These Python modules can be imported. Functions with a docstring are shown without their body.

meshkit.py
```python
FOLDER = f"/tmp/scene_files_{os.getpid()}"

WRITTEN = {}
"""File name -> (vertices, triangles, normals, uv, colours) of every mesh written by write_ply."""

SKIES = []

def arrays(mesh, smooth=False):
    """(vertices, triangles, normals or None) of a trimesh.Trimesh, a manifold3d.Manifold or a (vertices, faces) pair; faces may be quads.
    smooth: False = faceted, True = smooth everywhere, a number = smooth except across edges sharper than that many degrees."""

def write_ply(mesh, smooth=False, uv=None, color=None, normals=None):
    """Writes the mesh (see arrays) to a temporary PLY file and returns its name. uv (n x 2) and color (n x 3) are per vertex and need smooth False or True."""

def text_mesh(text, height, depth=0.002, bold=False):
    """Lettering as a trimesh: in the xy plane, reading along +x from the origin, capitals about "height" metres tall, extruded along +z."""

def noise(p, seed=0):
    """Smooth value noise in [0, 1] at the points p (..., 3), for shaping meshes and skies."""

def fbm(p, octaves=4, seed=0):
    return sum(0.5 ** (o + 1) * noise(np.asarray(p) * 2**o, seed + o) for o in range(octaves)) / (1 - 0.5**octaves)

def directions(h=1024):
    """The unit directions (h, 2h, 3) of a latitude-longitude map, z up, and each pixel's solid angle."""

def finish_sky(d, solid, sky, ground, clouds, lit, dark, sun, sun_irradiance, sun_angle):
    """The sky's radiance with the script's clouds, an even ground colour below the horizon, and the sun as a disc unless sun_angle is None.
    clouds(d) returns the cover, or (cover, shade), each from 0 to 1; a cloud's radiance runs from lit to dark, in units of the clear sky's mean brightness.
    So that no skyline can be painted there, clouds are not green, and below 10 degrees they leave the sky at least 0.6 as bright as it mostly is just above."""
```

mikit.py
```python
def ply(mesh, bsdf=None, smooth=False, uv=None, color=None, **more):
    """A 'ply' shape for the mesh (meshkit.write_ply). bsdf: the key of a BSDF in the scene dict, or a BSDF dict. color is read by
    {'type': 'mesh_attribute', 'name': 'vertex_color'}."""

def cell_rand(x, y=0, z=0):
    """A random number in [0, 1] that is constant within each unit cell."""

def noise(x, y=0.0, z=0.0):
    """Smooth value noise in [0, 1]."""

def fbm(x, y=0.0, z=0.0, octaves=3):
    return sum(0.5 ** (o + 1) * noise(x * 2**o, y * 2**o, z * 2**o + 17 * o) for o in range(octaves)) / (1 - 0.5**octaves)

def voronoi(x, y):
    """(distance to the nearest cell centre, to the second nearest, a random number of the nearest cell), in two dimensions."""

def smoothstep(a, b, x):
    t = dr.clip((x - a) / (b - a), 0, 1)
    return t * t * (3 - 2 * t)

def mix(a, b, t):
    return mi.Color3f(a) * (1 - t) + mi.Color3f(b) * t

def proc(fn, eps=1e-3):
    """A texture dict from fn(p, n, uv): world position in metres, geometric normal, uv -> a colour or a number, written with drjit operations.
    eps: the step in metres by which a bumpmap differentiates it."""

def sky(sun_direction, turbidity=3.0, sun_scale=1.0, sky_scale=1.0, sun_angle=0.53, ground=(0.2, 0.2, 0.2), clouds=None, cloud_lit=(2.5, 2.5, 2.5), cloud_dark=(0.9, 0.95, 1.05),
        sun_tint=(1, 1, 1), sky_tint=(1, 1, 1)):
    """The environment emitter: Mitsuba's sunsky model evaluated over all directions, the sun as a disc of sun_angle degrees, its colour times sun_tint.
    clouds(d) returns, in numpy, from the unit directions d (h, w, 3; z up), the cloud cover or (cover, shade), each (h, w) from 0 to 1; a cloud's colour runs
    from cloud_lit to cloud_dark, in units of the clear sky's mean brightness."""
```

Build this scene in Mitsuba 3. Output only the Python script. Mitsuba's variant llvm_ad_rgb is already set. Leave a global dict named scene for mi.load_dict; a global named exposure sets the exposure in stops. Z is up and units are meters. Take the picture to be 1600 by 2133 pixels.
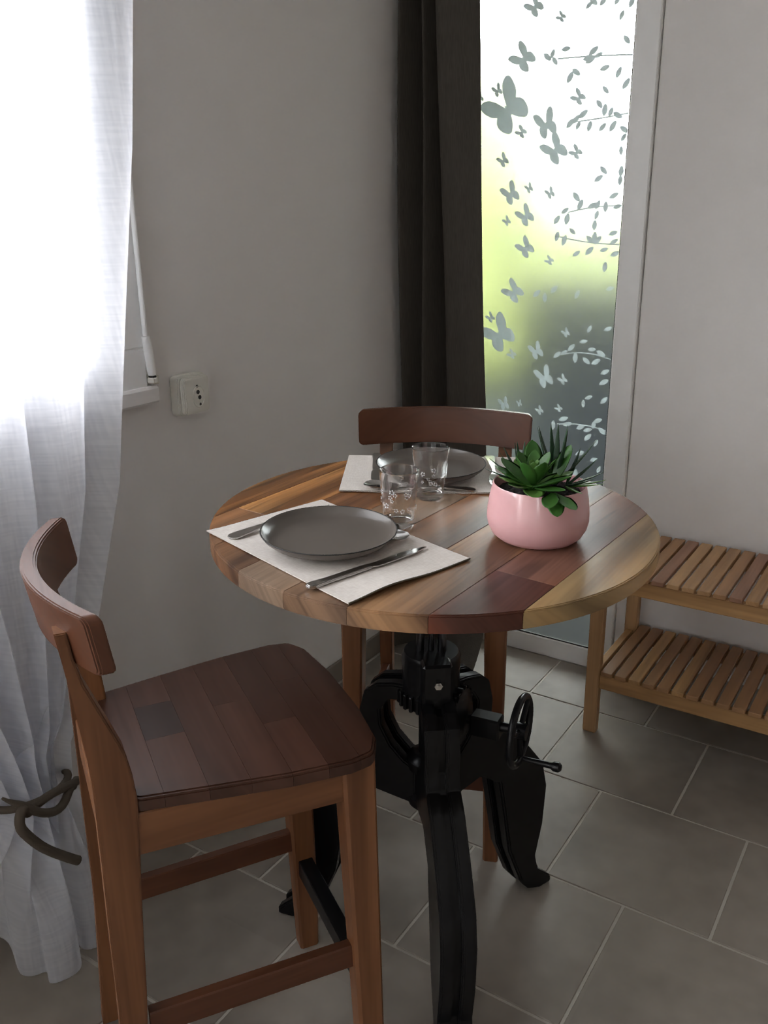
import math, random
import numpy as np, trimesh, manifold3d as m3, shapely
import shapely.geometry as sg, shapely.affinity as sa
import drjit as dr, mitsuba as mi, mikit
from trimesh.transformations import rotation_matrix as rotm

# ------------------------------------------------------------------ camera, sky, exposure
exposure = 5.72
scene, labels = {}, {}
T = mi.ScalarTransform4f
CAM, FWD, UP = np.array([0, 0, 1.33]), np.array([-.518, .793, -.320]), np.array([-.166, .274, .947])
scene['camera'] = {'type': 'perspective', 'fov_axis': 'x', 'fov': 46.838, 'near_clip': .02, 'far_clip': 400.0,
                   'to_world': T().look_at(origin=CAM.tolist(), target=(CAM + FWD).tolist(), up=UP.tolist())}


def cloud_cover(d):
    return np.full(d.shape[:2], .93), np.full(d.shape[:2], .12)


scene['sky'] = mikit.sky((.45, -.62, .65), turbidity=4.0, sun_scale=0.0, sky_scale=1.0, clouds=cloud_cover,
                         cloud_lit=(2.5, 2.5, 2.5), cloud_dark=(1.5, 1.55, 1.65), ground=(.3, .3, .28))
rng = np.random.default_rng(7)


# ------------------------------------------------------------------ helpers
def rgb(*c): return {'type': 'rgb', 'value': [float(x) for x in c]}


def pbr(color, rough=.5, **k): return {'type': 'principled', 'base_color': color if isinstance(color, dict) else rgb(*color), 'roughness': rough, **k}


def numbered(base):
    if base not in scene and base not in labels: return base
    k = 1
    while f'{base}_{k:03d}' in scene or f'{base}_{k:03d}' in labels: k += 1
    return f'{base}_{k:03d}'


def man(m):
    return m3.Manifold(m3.Mesh(np.asarray(m.vertices, np.float32), np.asarray(m.faces, np.uint32)))


def tri(m):
    k = m.to_mesh()
    return trimesh.Trimesh(k.vert_properties[:, :3], k.tri_verts, process=False)


def cat(*ms): return trimesh.util.concatenate([m for m in ms])


def cbox(x0, x1, y0, y1, z0, z1, c=.002):
    """A box with chamfered edges."""
    lo, hi = np.array([x0, y0, z0], float), np.array([x1, y1, z1], float)
    c = min(c, .45 * (hi - lo).min())
    pts = []
    for s in np.ndindex(2, 2, 2):
        p, q = np.where(np.array(s) == 1, hi, lo), np.where(np.array(s) == 1, -1, 1) * c
        for a in range(3):
            v = p + q
            v[a] = p[a]
            pts.append(v)
    return trimesh.convex.convex_hull(np.array(pts))


def prism(poly, h, c=0.0):
    """The polygon extruded along +z, its upper and lower edges chamfered by c."""
    parts = []
    for g in getattr(poly, 'geoms', [poly]):
        cs = lambda q: m3.CrossSection([np.asarray(r.coords)[:-1] for r in [sg.polygon.orient(q).exterior, *sg.polygon.orient(q).interiors]], m3.FillRule.EvenOdd)
        if c <= 0:
            parts.append(tri(m3.Manifold.extrude(cs(g), h)))
            continue
        inner = g.buffer(-c, join_style=2)
        lay = [m3.Manifold.extrude(cs(inner), h), m3.Manifold.extrude(cs(g), h - 2 * c).translate([0, 0, c])]
        mid = g.buffer(-c * .35, join_style=2)
        lay.append(m3.Manifold.extrude(cs(mid), h - 2 * c * .35).translate([0, 0, c * .35]))
        parts.append(tri(lay[0] + lay[1] + lay[2]))
    return cat(*parts)


def tube(path, r, n=10, closed=False, flat=1.0):
    """A round tube along a path; r a number or one per point."""
    P = np.asarray(path, float)
    r = np.broadcast_to(np.asarray(r, float), len(P))
    tan = np.roll(P, -1, 0) - np.roll(P, 1, 0) if closed else np.gradient(P, axis=0)
    tan /= np.linalg.norm(tan, axis=1, keepdims=True)
    up = np.array([0, 0, 1.0]) if abs(tan[0][2]) < .9 else np.array([1.0, 0, 0])
    rings = []
    for p, t, q in zip(P, tan, r):
        s = np.cross(t, up)
        s /= np.linalg.norm(s)
        up = np.cross(s, t)
        a = np.arange(n) * 2 * np.pi / n
        rings.append(p + q * (np.cos(a)[:, None] * s + flat * np.sin(a)[:, None] * up))
    v, f = np.vstack(rings), []
    m = len(P)
    for i in range(m if closed else m - 1):
        for k in range(n):
            a, b, c, d = i * n + k, i * n + (k + 1) % n, (i + 1) % m * n + (k + 1) % n, (i + 1) % m * n + k
            f += [[a, b, c], [a, c, d]]
    if not closed:
        v = np.vstack([v, P[0], P[-1]])
        for k in range(n):
            f += [[m * n, (k + 1) % n, k], [m * n + 1, (m - 1) * n + k, (m - 1) * n + (k + 1) % n]]
    out = trimesh.Trimesh(v, f, process=False)
    out.fix_normals()
    return out


def spline(pts, n=40):
    from scipy.interpolate import CubicSpline
    P = np.asarray(pts, float)
    s = np.r_[0, np.cumsum(np.linalg.norm(np.diff(P, axis=0), axis=1))]
    return CubicSpline(s, P)(np.linspace(0, s[-1], n))


def lathe(prof, n=64):
    m = trimesh.creation.revolve(np.asarray(prof, float), sections=n)
    m.fix_normals()
    return m


def cyl(p0, p1, r, n=24):
    return tube(np.array([p0, p1]), r, n)


def move(m, M):
    m = m.copy()
    m.apply_transform(M)
    return m


def place(x, y, z=0, rz=0, extra=None):
    M = trimesh.transformations.translation_matrix([x, y, z]) @ rotm(math.radians(rz), [0, 0, 1])
    return M if extra is None else M @ extra


def woodmap(tone, axis=0, seed=0.0):
    """uv for the wood textures: u = distance along the grain + 10 x tone, v = a coordinate across it."""
    def f(v):
        o = [i for i in range(3) if i != axis]
        return np.c_[np.clip(v[:, axis], -4, 4) + 10 * tone, v[:, o[0]] * .83 + v[:, o[1]] * .57 + seed]
    return f


def part(key, mesh, mat, smooth=False, uv=None, M=None, label=None, kind=None, group=None, category=None, number=True, **more):
    """One entry of the scene: mesh in its own frame (uv is taken there), then placed by M."""
    if number: key = numbered(key)
    if smooth not in (False, True):
        mesh = trimesh.graph.smooth_shade(mesh, angle=math.radians(smooth), facet_minarea=None)
        smooth = True
    t = uv(np.asarray(mesh.vertices)) if callable(uv) else uv
    if M is not None:
        mesh = mesh.copy()
        v = trimesh.transformations.transform_points(mesh.vertices, M)
        mesh = trimesh.Trimesh(v, mesh.faces, process=False)
    scene[key] = mikit.ply(mesh, mat, smooth=smooth, uv=t, **more)
    tag(key, label, category, group, kind)
    return key


def tag(key, label=None, category=None, group=None, kind=None):
    d = {k: v for k, v in dict(label=label, category=category, group=group, kind=kind).items() if v}
    if d: labels[key] = {**labels.get(key, {}), **d}


def thing(name, label, category, group=None):
    key = numbered(name)
    tag(key, label, category, group)
    return key


def copy_thing(src, name, M, label, group=None):
    key = thing(name, label, labels[src]['category'], group)
    for k in [k for k in scene if k.startswith(src + '__')]:
        scene[key + k[len(src):]] = {**scene[k], 'to_world': T(M)}
        if k in labels: labels[key + k[len(src):]] = dict(labels[k])
    return key


# ------------------------------------------------------------------ materials
def select(t, items):
    out = mi.Color3f(*items[0])
    for i, c in enumerate(items[1:], 1):
        out = dr.select(t > i - .5, mi.Color3f(*c), out)
    return out


def wood(dark, light, ring=38.0, contrast=1.0, patchy=False):
    def fn(p, n, uv):
        t = dr.round(uv.x / 10)
        a, c, s = uv.x - 10 * t, uv.y, t * 7.31
        bend = mikit.noise(a * 3.0 + s, c * 9.0, s) * .035
        g = mikit.fbm(a * 1.6 + s, (c + bend) * ring, s, octaves=3)
        fine = mikit.noise(a * 14, c * 420, s)
        g = dr.clip((g - .5) * 1.9 * contrast + .5 + (fine - .5) * .28, 0, 1)
        out = mikit.mix(select(t, dark), select(t, light), g)
        if patchy:    # orange heartwood and greyer sapwood bands, dark short streaks
            h = mikit.fbm(a * 3.2 + 3 * s, (c + bend) * 13, s + 5, octaves=2)
            k = mikit.noise(a * 7 + s, (c + bend) * 110, s + 9)
            out = out * mikit.mix((.74, .79, .86), (1.06, .88, .68), mikit.smoothstep(.3, .7, h)) * (1 - .45 * mikit.smoothstep(.72, .95, k))
        return out
    return mikit.proc(fn)


CHAIR_D = [(.040, .0160, .0095), (.044, .018, .0110), (.036, .0145, .0090), (.105, .042, .018), (.060, .022, .0115), (.024, .0120, .0095)]
CHAIR_L = [(.060, .0250, .0160), (.067, .0285, .0185), (.055, .0230, .0150), (.195, .084, .037), (.110, .041, .0205), (.036, .0190, .0150)]
scene['mat_chair_wood'] = pbr(wood(CHAIR_D, CHAIR_L), .36, specular=.35, clearcoat=.10, clearcoat_gloss=.7)
TAB_D = [(.13, .060, .022), (.085, .040, .022), (.070, .036, .023), (.085, .048, .031), (.052, .017, .010), (.22, .135, .060), (.090, .033, .021), (.095, .055, .035)]
TAB_L = [(.47, .25, .095), (.33, .165, .075), (.28, .155, .085), (.29, .190, .118), (.125, .038, .022), (.50, .34, .160), (.250, .115, .073), (.34, .225, .145)]
scene['mat_table_wood'] = pbr(wood(TAB_D, TAB_L, 24.0, 1.35, True), .36, specular=.35, clearcoat=.10, clearcoat_gloss=.6)
RACK_D = [(.27, .14, .055), (.30, .165, .075), (.22, .112, .050), (.19, .09, .052)]
RACK_L = [(.45, .26, .108), (.48, .29, .14), (.37, .20, .092), (.31, .165, .10)]
scene['mat_rack_wood'] = pbr(wood(RACK_D, RACK_L), .42)


def wall_color(p, n, uv):
    g = mikit.fbm(p.x * 2.1 + p.y * 2.1, p.z * 2.1, 3.0)
    return mikit.mix((.640, .618, .600), (.690, .668, .650), g)


scene['mat_wall'] = pbr(mikit.proc(wall_color), .75, specular=.25)
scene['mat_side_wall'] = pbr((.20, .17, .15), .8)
scene['mat_white_trim'] = pbr((.70, .695, .68), .38)
scene['mat_ceiling'] = pbr((.78, .78, .77), .8)


def tile_color(p, n, uv):
    g = mikit.fbm(p.x * 5.0, p.y * 5.0, 1.0, octaves=4)
    h = mikit.fbm(p.x * 26, p.y * 26, 4.0)
    t = mikit.cell_rand(dr.floor((p.x + 1.3885) / .3365), dr.floor((p.y + .0) / .3365)) * .12
    return mikit.mix((.185, .162, .138), (.315, .283, .246), dr.clip(g * 1.3 - .2 + (h - .5) * .3 + t, 0, 1))


scene['mat_tile'] = pbr(mikit.proc(tile_color), .50, specular=.22)
scene['mat_grout'] = pbr((.46, .435, .39), .8)


def iron_color(p, n, uv):
    g = mikit.fbm(p.x * 40, p.y * 40, p.z * 40)
    return mikit.mix((.0035, .0035, .0042), (.0065, .0065, .0075), g)


scene['mat_black_iron'] = pbr(mikit.proc(iron_color), .26, specular=.14, clearcoat=.35, clearcoat_gloss=.96)
scene['mat_steel'] = pbr((.50, .49, .475), .11, metallic=1.0)
scene['mat_dark_steel'] = pbr((.10, .10, .105), .28, metallic=1.0)


def sheer_color(p, n, uv):
    g = mikit.noise(p.y * 330, p.z * 26, 2.0) * .5 + mikit.noise(p.y * 40, p.z * 360, 5.0) * .5
    return mikit.mix((.71, .73, .785), (.87, .885, .93), g)


scene['mat_sheer'] = {'type': 'mask', 'opacity': .80, 'bsdf': {'type': 'principledthin', 'base_color': mikit.proc(sheer_color), 'roughness': .9, 'spec_trans': 0.0, 'diff_trans': 1.25, 'eta': 1.3}}


def drape_color(p, n, uv):
    g = mikit.noise(p.x * 500, p.z * 60, p.y * 500)
    return mikit.mix((.047, .042, .035), (.066, .059, .049), g)


scene['mat_dark_drape'] = {'type': 'twosided', 'bsdf': pbr(mikit.proc(drape_color), .9, sheen=.2)}


def linen_color(p, n, uv):
    g = mikit.noise(uv.x * 700, uv.y * 140, 1.0) * .5 + mikit.noise(uv.x * 140, uv.y * 700, 2.0) * .5
    return mikit.mix((.50, .455, .415), (.60, .56, .52), g)


scene['mat_linen'] = pbr(mikit.proc(linen_color), .85, sheen=.2)
scene['mat_linen_dark'] = pbr((.10, .085, .06), .9)
scene['mat_plate'] = pbr((.094, .080, .069), .22, specular=.45, clearcoat=.7, clearcoat_gloss=.96)
scene['mat_clear_glass'] = {'type': 'dielectric', 'int_ior': 1.5, 'ext_ior': 1.0}
scene['mat_etched'] = pbr((.62, .63, .64), .6)
scene['mat_pink'] = pbr((.60, .335, .34), .15, specular=.5, clearcoat=1.0, clearcoat_gloss=.98)
scene['mat_soil'] = pbr((.012, .009, .008), .95)


def leaf_color(p, n, uv):
    g = mikit.fbm(p.x * 60, p.y * 60, p.z * 60)
    return mikit.mix((.022, .078, .014), (.050, .140, .024), g)


scene['mat_leaf'] = pbr(mikit.proc(leaf_color), .38, specular=.4)
scene['mat_leaf_pale'] = pbr((.085, .19, .035), .42)
scene['mat_leaf_dark'] = pbr((.014, .042, .018), .4)
scene['mat_rope'] = pbr((.075, .060, .045), .9)
scene['mat_ivory_plastic'] = pbr((.60, .585, .53), .35)
scene['mat_hole'] = pbr((.015, .015, .014), .6)
scene['mat_frosted'] = {'type': 'principledthin', 'base_color': rgb(.62, .66, .645), 'roughness': .44, 'spec_trans': 1.0, 'eta': 1.1, 'diff_trans': 0.0}
scene['mat_decal'] = {'type': 'principledthin', 'base_color': rgb(.76, .82, .83), 'roughness': .9, 'spec_trans': 0.0, 'eta': 1.3, 'diff_trans': 1.1}
scene['mat_pane'] = {'type': 'thindielectric', 'int_ior': 1.5}


def hedge_color(p, n, uv):
    g = mikit.fbm(p.x * 6, p.y * 6, p.z * 6)
    return mikit.mix((.25, .285, .085), (.50, .55, .20), g)


scene['mat_hedge'] = pbr(mikit.proc(hedge_color), .7)
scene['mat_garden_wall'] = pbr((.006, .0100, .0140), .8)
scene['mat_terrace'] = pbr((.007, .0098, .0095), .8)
scene['mat_paving'] = pbr((.12, .12, .115), .8)
scene['mat_plaster_out'] = pbr((.7, .7, .68), .8)

# ------------------------------------------------------------------ room shell
XL, YF, XR, YB, ZC = -1.411, 2.38, 4.6, -3.0, 2.5
TP = .3365


def wallmesh(poly, thick, origin, ex, ez, normal):
    """A wall cut from a polygon in its own (along, up) plane, its inner face at the origin's plane, its body behind it."""
    m = prism(poly, thick)
    M = np.eye(4)
    M[:3, 0], M[:3, 1], M[:3, 2], M[:3, 3] = ex, ez, -np.asarray(normal, float), origin
    m = move(m, M)
    m.fix_normals()
    return m


W4 = (-2.92, -1.0, 2.42)           # a glazed door further along the left wall, behind the viewer
W1 = (-.85, 1.19, 1.02, 2.20)     # the opening of the left window: y0, y1, z0, z1
part('wall_left', wallmesh(sg.box(YB - .3, 0, YF + .26, ZC).difference(sg.box(W1[0], W1[2], W1[1], W1[3])).difference(sg.box(W4[0], -.01, W4[1], W4[2])), .25, (XL, 0, 0), (0, 1, 0), (0, 0, 1), (1, 0, 0)), 'mat_wall',
     kind='structure', label='greyish white painted wall on the left, carrying the window and the socket')
G0, G1, GZ = -1.395, -.735, 2.12   # the opening of the glazed side panel
part('wall_far', wallmesh(sg.box(XL, 0, XR + .25, ZC).difference(sg.box(G0, -.01, G1, GZ)), .25, (0, YF, 0), (1, 0, 0), (0, 0, 1), (0, -1, 0)), 'mat_wall',
     kind='structure', label='pale painted wall behind the slatted rack, right of the frosted glass')
D0, D1 = 1.05, 1.45
part('wall_rear', wallmesh(sg.box(XL - .25, 0, XR + .25, ZC).difference(sg.box(D0, -.01, D1, 2.15)), .25, (0, YB, 0), (1, 0, 0), (0, 0, 1), (0, 1, 0)), 'mat_wall', kind='structure')
part('wall_right', wallmesh(sg.box(YB, 0, YF, ZC), .2, (XR, 0, 0), (0, 1, 0), (0, 0, 1), (-1, 0, 0)), 'mat_side_wall', kind='structure')
part('ceiling', cbox(XL - .25, XR + .25, YB - .25, YF + .25, ZC, ZC + .2), 'mat_ceiling', kind='structure')

# floor: grout bed with every tile laid on it, rows offset by half a tile
part('floor', cbox(XL - .25, XR + .25, YB - .25, YF + .25, -.12, -.0022, .0001), 'mat_grout', kind='structure', label='floor of grey-beige square tiles with pale grout, rows offset by half')
ROW0 = 1.33 * 1.608
TILES = {}
for k in range(-16, 3):
    y0, y1 = ROW0 + (k - 1) * TP, ROW0 + k * TP
    off = 1.33 * (-.546 if k % 2 == 0 else -.6725)
    for j in range(-4, 11):
        x0, x1 = off + j * TP, off + (j + 1) * TP
        a, b, c, d = max(x0, XL + .001), min(x1, XR - .001), max(y0, YB + .001), min(y1, YF - .008)
        if b - a < .012 or d - c < .012: continue
        if (c < -.7 or a > 1.25): continue
        size = (round(b - a - .006, 4), round(d - c - .006, 4))
        if size not in TILES:
            TILES[size] = mikit.ply(cbox(-size[0] / 2, size[0] / 2, -size[1] / 2, size[1] / 2, -.006, 0, .0012), 'mat_tile')
        scene[numbered('floor__tile')] = {**TILES[size], 'to_world': T().translate([(a + b) / 2, (c + d) / 2, 0])}
part('floor__tile_field', cat(*[cbox(max(-1.41, x), min(4.59, x + TP) - .006, y, y + TP - .006, -.006, 0, .001) for x in np.arange(-1.41, 4.5, TP) for y in np.arange(-2.99, -1.1, TP)],
     *[cbox(x, min(4.59, x + TP - .006), y, min(2.37, y + TP - .006), -.006, 0, .001) for x in np.arange(1.6, 4.5, TP) for y in np.arange(-.95, 2.3, TP)]), 'mat_tile', kind='stuff')
# skirting tiles
part('baseboard_left', cbox(XL, XL + .004, W4[1] + .02, YF, 0, .064, .0005), 'mat_grout', kind='structure', label='low tile skirting along the left wall')
for k in range(-16, 3):
    y0, y1 = ROW0 + (k - 1) * TP + .003, min(ROW0 + k * TP - .003, YF - .12)
    if y1 - y0 > .02 and y0 > -.9: part('baseboard_left__tile', cbox(XL, XL + .009, y0, y1, .001, .068, .0015), 'mat_tile')
part('baseboard_far', cbox(G1 + .004, XR, YF - .004, YF, 0, .064, .0005), 'mat_grout', kind='structure', label='low tile skirting along the wall behind the rack')
for j in range(-3, 10):
    x0, x1 = max(1.33 * -.6725 + j * TP, G1 + .008), 1.33 * -.6725 + (j + 1) * TP - .006
    if x1 - x0 > .03 and x0 < 1.2: part('baseboard_far__tile', cbox(x0, x1, YF - .009, YF, .001, .068, .0015), 'mat_tile')

# ------------------------------------------------------------------ glazed side panel
tag('window_2', 'tall narrow frosted glass panel with butterfly and leaf decals, white frame', None, None, 'structure')
FX0, FX1 = -.800, -.737
part('window_2__frame', cbox(FX0, FX1, YF - .014, YF + .07, 0, GZ, .003), 'mat_white_trim', label='white right jamb of the glass panel')
part('window_2__frame', cbox(G0 + .002, -1.335, YF - .014, YF + .07, 0, GZ, .003), 'mat_white_trim')
part('window_2__frame', cbox(-1.335, FX0, YF - .012, YF + .07, GZ - .07, GZ, .003), 'mat_white_trim')
part('window_2__sill', cbox(-1.335, FX0, YF - .012, YF + .002, 0, .062, .003), 'mat_white_trim', label='low white threshold under the glass')
part('window_2__gasket', cat(cbox(FX0 - .003, FX0, YF - .0075, YF + .01, .064, GZ - .07, .001), cbox(-1.335, FX0, YF - .0075, YF + .002, .062, .066, .001)), 'mat_hole', label='thin dark seal around the glass')
part('window_2__outer_step', cbox(-1.334, FX0 - .001, YF + .003, YF + .27, -.08, .050, .004), 'mat_terrace', label='dark step outside the glass')
gv = np.array([[-1.335, YF - .004, .062], [FX0, YF - .004, .062], [FX0, YF - .004, GZ - .07], [-1.335, YF - .004, GZ - .07]])
part('window_2__pane', trimesh.Trimesh(gv, [[0, 1, 2], [0, 2, 3]], process=False), 'mat_frosted', label='frosted glass pane')

BF = [(-1.0695, 1.8262, .0503), (-.9956, 1.7948, .0251), (-1.0954, 1.7081, .0691), (-1.1697, 1.637, .0314), (-1.2226, 1.6215, .0251), (-1.1377, 1.5881, .1194), (-1.0946, 1.5302, .0314),
      (-1.0238, 1.5439, .0691), (-.9944, 1.4801, .0722), (-.9373, 1.6043, .0377), (-.9361, 1.4727, .0346), (-1.1462, 1.4605, .0346), (-1.12, 1.373, .0565), (-1.066, 1.3877, .0251),
      (-1.0042, 1.3735, .0283), (-1.0729, 1.315, .0534), (-1.1296, 1.3024, .0251), (-1.069, 1.2304, .0534), (-.9965, 1.1989, .0251), (-1.1, 1.1104, .0628), (-1.1714, 1.0355, .0283),
      (-1.1402, .9875, .0942), (-1.0992, .9343, .0283), (-1.0234, .9486, .0471), (-.9946, .875, .0597), (-.9389, .8741, .0283), (-1.1196, .785, .0377), (-1.0705, .7931, .0188),
      (-1.0054, .7788, .0251), (-.9375, 1.0056, .0251), (-.9464, .7911, .022)]


def butterfly():
    up_wing = sg.Polygon(spline([(0.0, .03), (.14, .34), (.40, .60), (.58, .60), (.60, .38), (.46, .12), (.14, -.02)], 30))
    low_wing = sg.Polygon(spline([(0.0, .04), (.30, .10), (.50, -.04), (.50, -.30), (.34, -.46), (.15, -.36), (.0, -.08)], 30))
    half = shapely.unary_union([up_wing.buffer(0), low_wing.buffer(0)])
    body = sa.scale(sg.Point(0, 0).buffer(1), .035, .16)
    return shapely.unary_union([half, sa.scale(half, -1, 1, origin=(0, 0)), body]).buffer(0)


BFLY = butterfly()
PM = np.array([[1, 0, 0, 0], [0, 0, -1, YF - .0055], [0, 1, 0, 0], [0, 0, 0, 1.0]])
for i, (x, z, s) in enumerate(BF):
    ang = 45 + rng.uniform(-22, 14) if i not in (5, 21, 8) else 42
    sq = .72 if i not in (5, 21) else .85
    g = sa.translate(sa.scale(sa.rotate(sa.scale(BFLY, sq, 1, origin=(0, 0)), ang, origin=(0, 0)), s * .92, s * .92, origin=(0, 0)), x, z)
    part('window_2__butterfly_decal', move(prism(g.simplify(s * .008), .0008), PM), 'mat_decal')
SPRIGS = [[(-1.03, 1.707), (-1.009, 1.696), (-1.016, 1.713), (-.98, 1.721), (-.919, 1.695), (-.906, 1.71), (-.913, 1.69), (-.892, 1.699), (-.874, 1.668), (-.837, 1.655), (-.822, 1.727), (-.816, 1.628), (-.965, 1.654), (-.949, 1.665)],
          [(-.868, 1.618), (-.882, 1.586), (-.867, 1.571), (-.851, 1.565), (-.832, 1.557), (-.958, 1.545), (-.942, 1.554), (-.924, 1.565), (-.936, 1.539), (-.905, 1.535), (-.87, 1.531), (-.843, 1.532), (-.813, 1.523), (-.813, 1.504), (-.817, 1.473)],
          [(-.872, 1.408), (-.86, 1.428), (-.813, 1.424), (-.814, 1.402)],
          [(-.93, 1.364), (-.918, 1.344), (-.884, 1.341), (-.87, 1.343), (-.848, 1.338), (-.828, 1.365), (-.817, 1.338), (-.871, 1.318), (-.982, 1.306), (-.96, 1.329), (-.953, 1.308), (-.875, 1.292)],
          [(-.979, 1.263), (-.958, 1.253), (-.936, 1.277), (-.886, 1.256), (-.873, 1.261), (-.864, 1.254), (-.823, 1.272), (-.819, 1.251), (-.885, 1.227), (-.845, 1.23), (-.814, 1.22), (-.921, 1.219)],
          [(-.839, 1.186), (-.821, 1.131), (-1.031, 1.11), (-1.006, 1.1), (-.98, 1.123), (-.912, 1.112)],
          [(-.871, 1.021), (-.886, .986), (-.92, .967), (-.961, .944), (-.94, .952), (-.907, .94), (-.874, .934), (-.861, .966), (-.834, .957), (-.847, .933), (-.819, 1.024)],
          [(-.819, .907), (-.82, .879), (-.875, .813), (-.861, .832), (-.816, .828), (-.83, .769), (-.919, .749), (-.962, .741), (-.932, .763), (-.879, .745), (-.858, .739), (-.841, .756), (-.816, .741)],
          [(-.924, 1.814), (-.914, 1.822), (-.888, 1.819), (-.852, 1.817), (-.839, 1.782), (-.816, 1.808)],
          [(-.856, .718), (-.831, .704), (-.877, .668), (-.834, .655), (-.924, .624), (-.886, .605), (-.817, .628), (-.853, .58)],
          [(-.90, .50), (-.86, .48), (-.93, .44), (-.84, .42), (-.88, .38)], [(-.95, .25), (-.90, .22), (-.86, .27), (-.98, .2), (-.84, .17), (-.92, .14)]]
STEMS = {0: [(-1.0, 1.70), (-.94, 1.699), (-.805, 1.692)], 3: [(-.95, 1.325), (-.88, 1.337), (-.803, 1.34)], 4: [(-.97, 1.262), (-.90, 1.25), (-.803, 1.244)], 1: [(-.94, 1.548), (-.87, 1.553), (-.805, 1.56)],
         6: [(-.95, .945), (-.88, .955), (-.80, .94)], 7: [(-.95, .745), (-.88, .752), (-.80, .742)]}
for i, leaves in enumerate(SPRIGS):
    gs = []
    for x, z in leaves:
        s = rng.uniform(.011, .0155)
        leaf = sa.scale(sg.Polygon(spline([(-1, 0), (-.3, .46), (.4, .42), (1, 0), (.4, -.42), (-.3, -.46), (-1, 0)], 14)).buffer(0), s, s * .95, origin=(0, 0))
        gs.append(sa.translate(sa.rotate(leaf, rng.choice([35, 60, -40, 20, 80]) + rng.uniform(-15, 15), origin=(0, 0)), x, z))
    if i in STEMS: gs.append(sg.LineString(spline(STEMS[i], 14)).buffer(.0016))
    g = shapely.unary_union(gs).intersection(sg.box(-1.33, .07, FX0 - .004, 2.0))
    part('window_2__sprig_decal', move(prism(g, .0008), PM), 'mat_decal')

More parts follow.
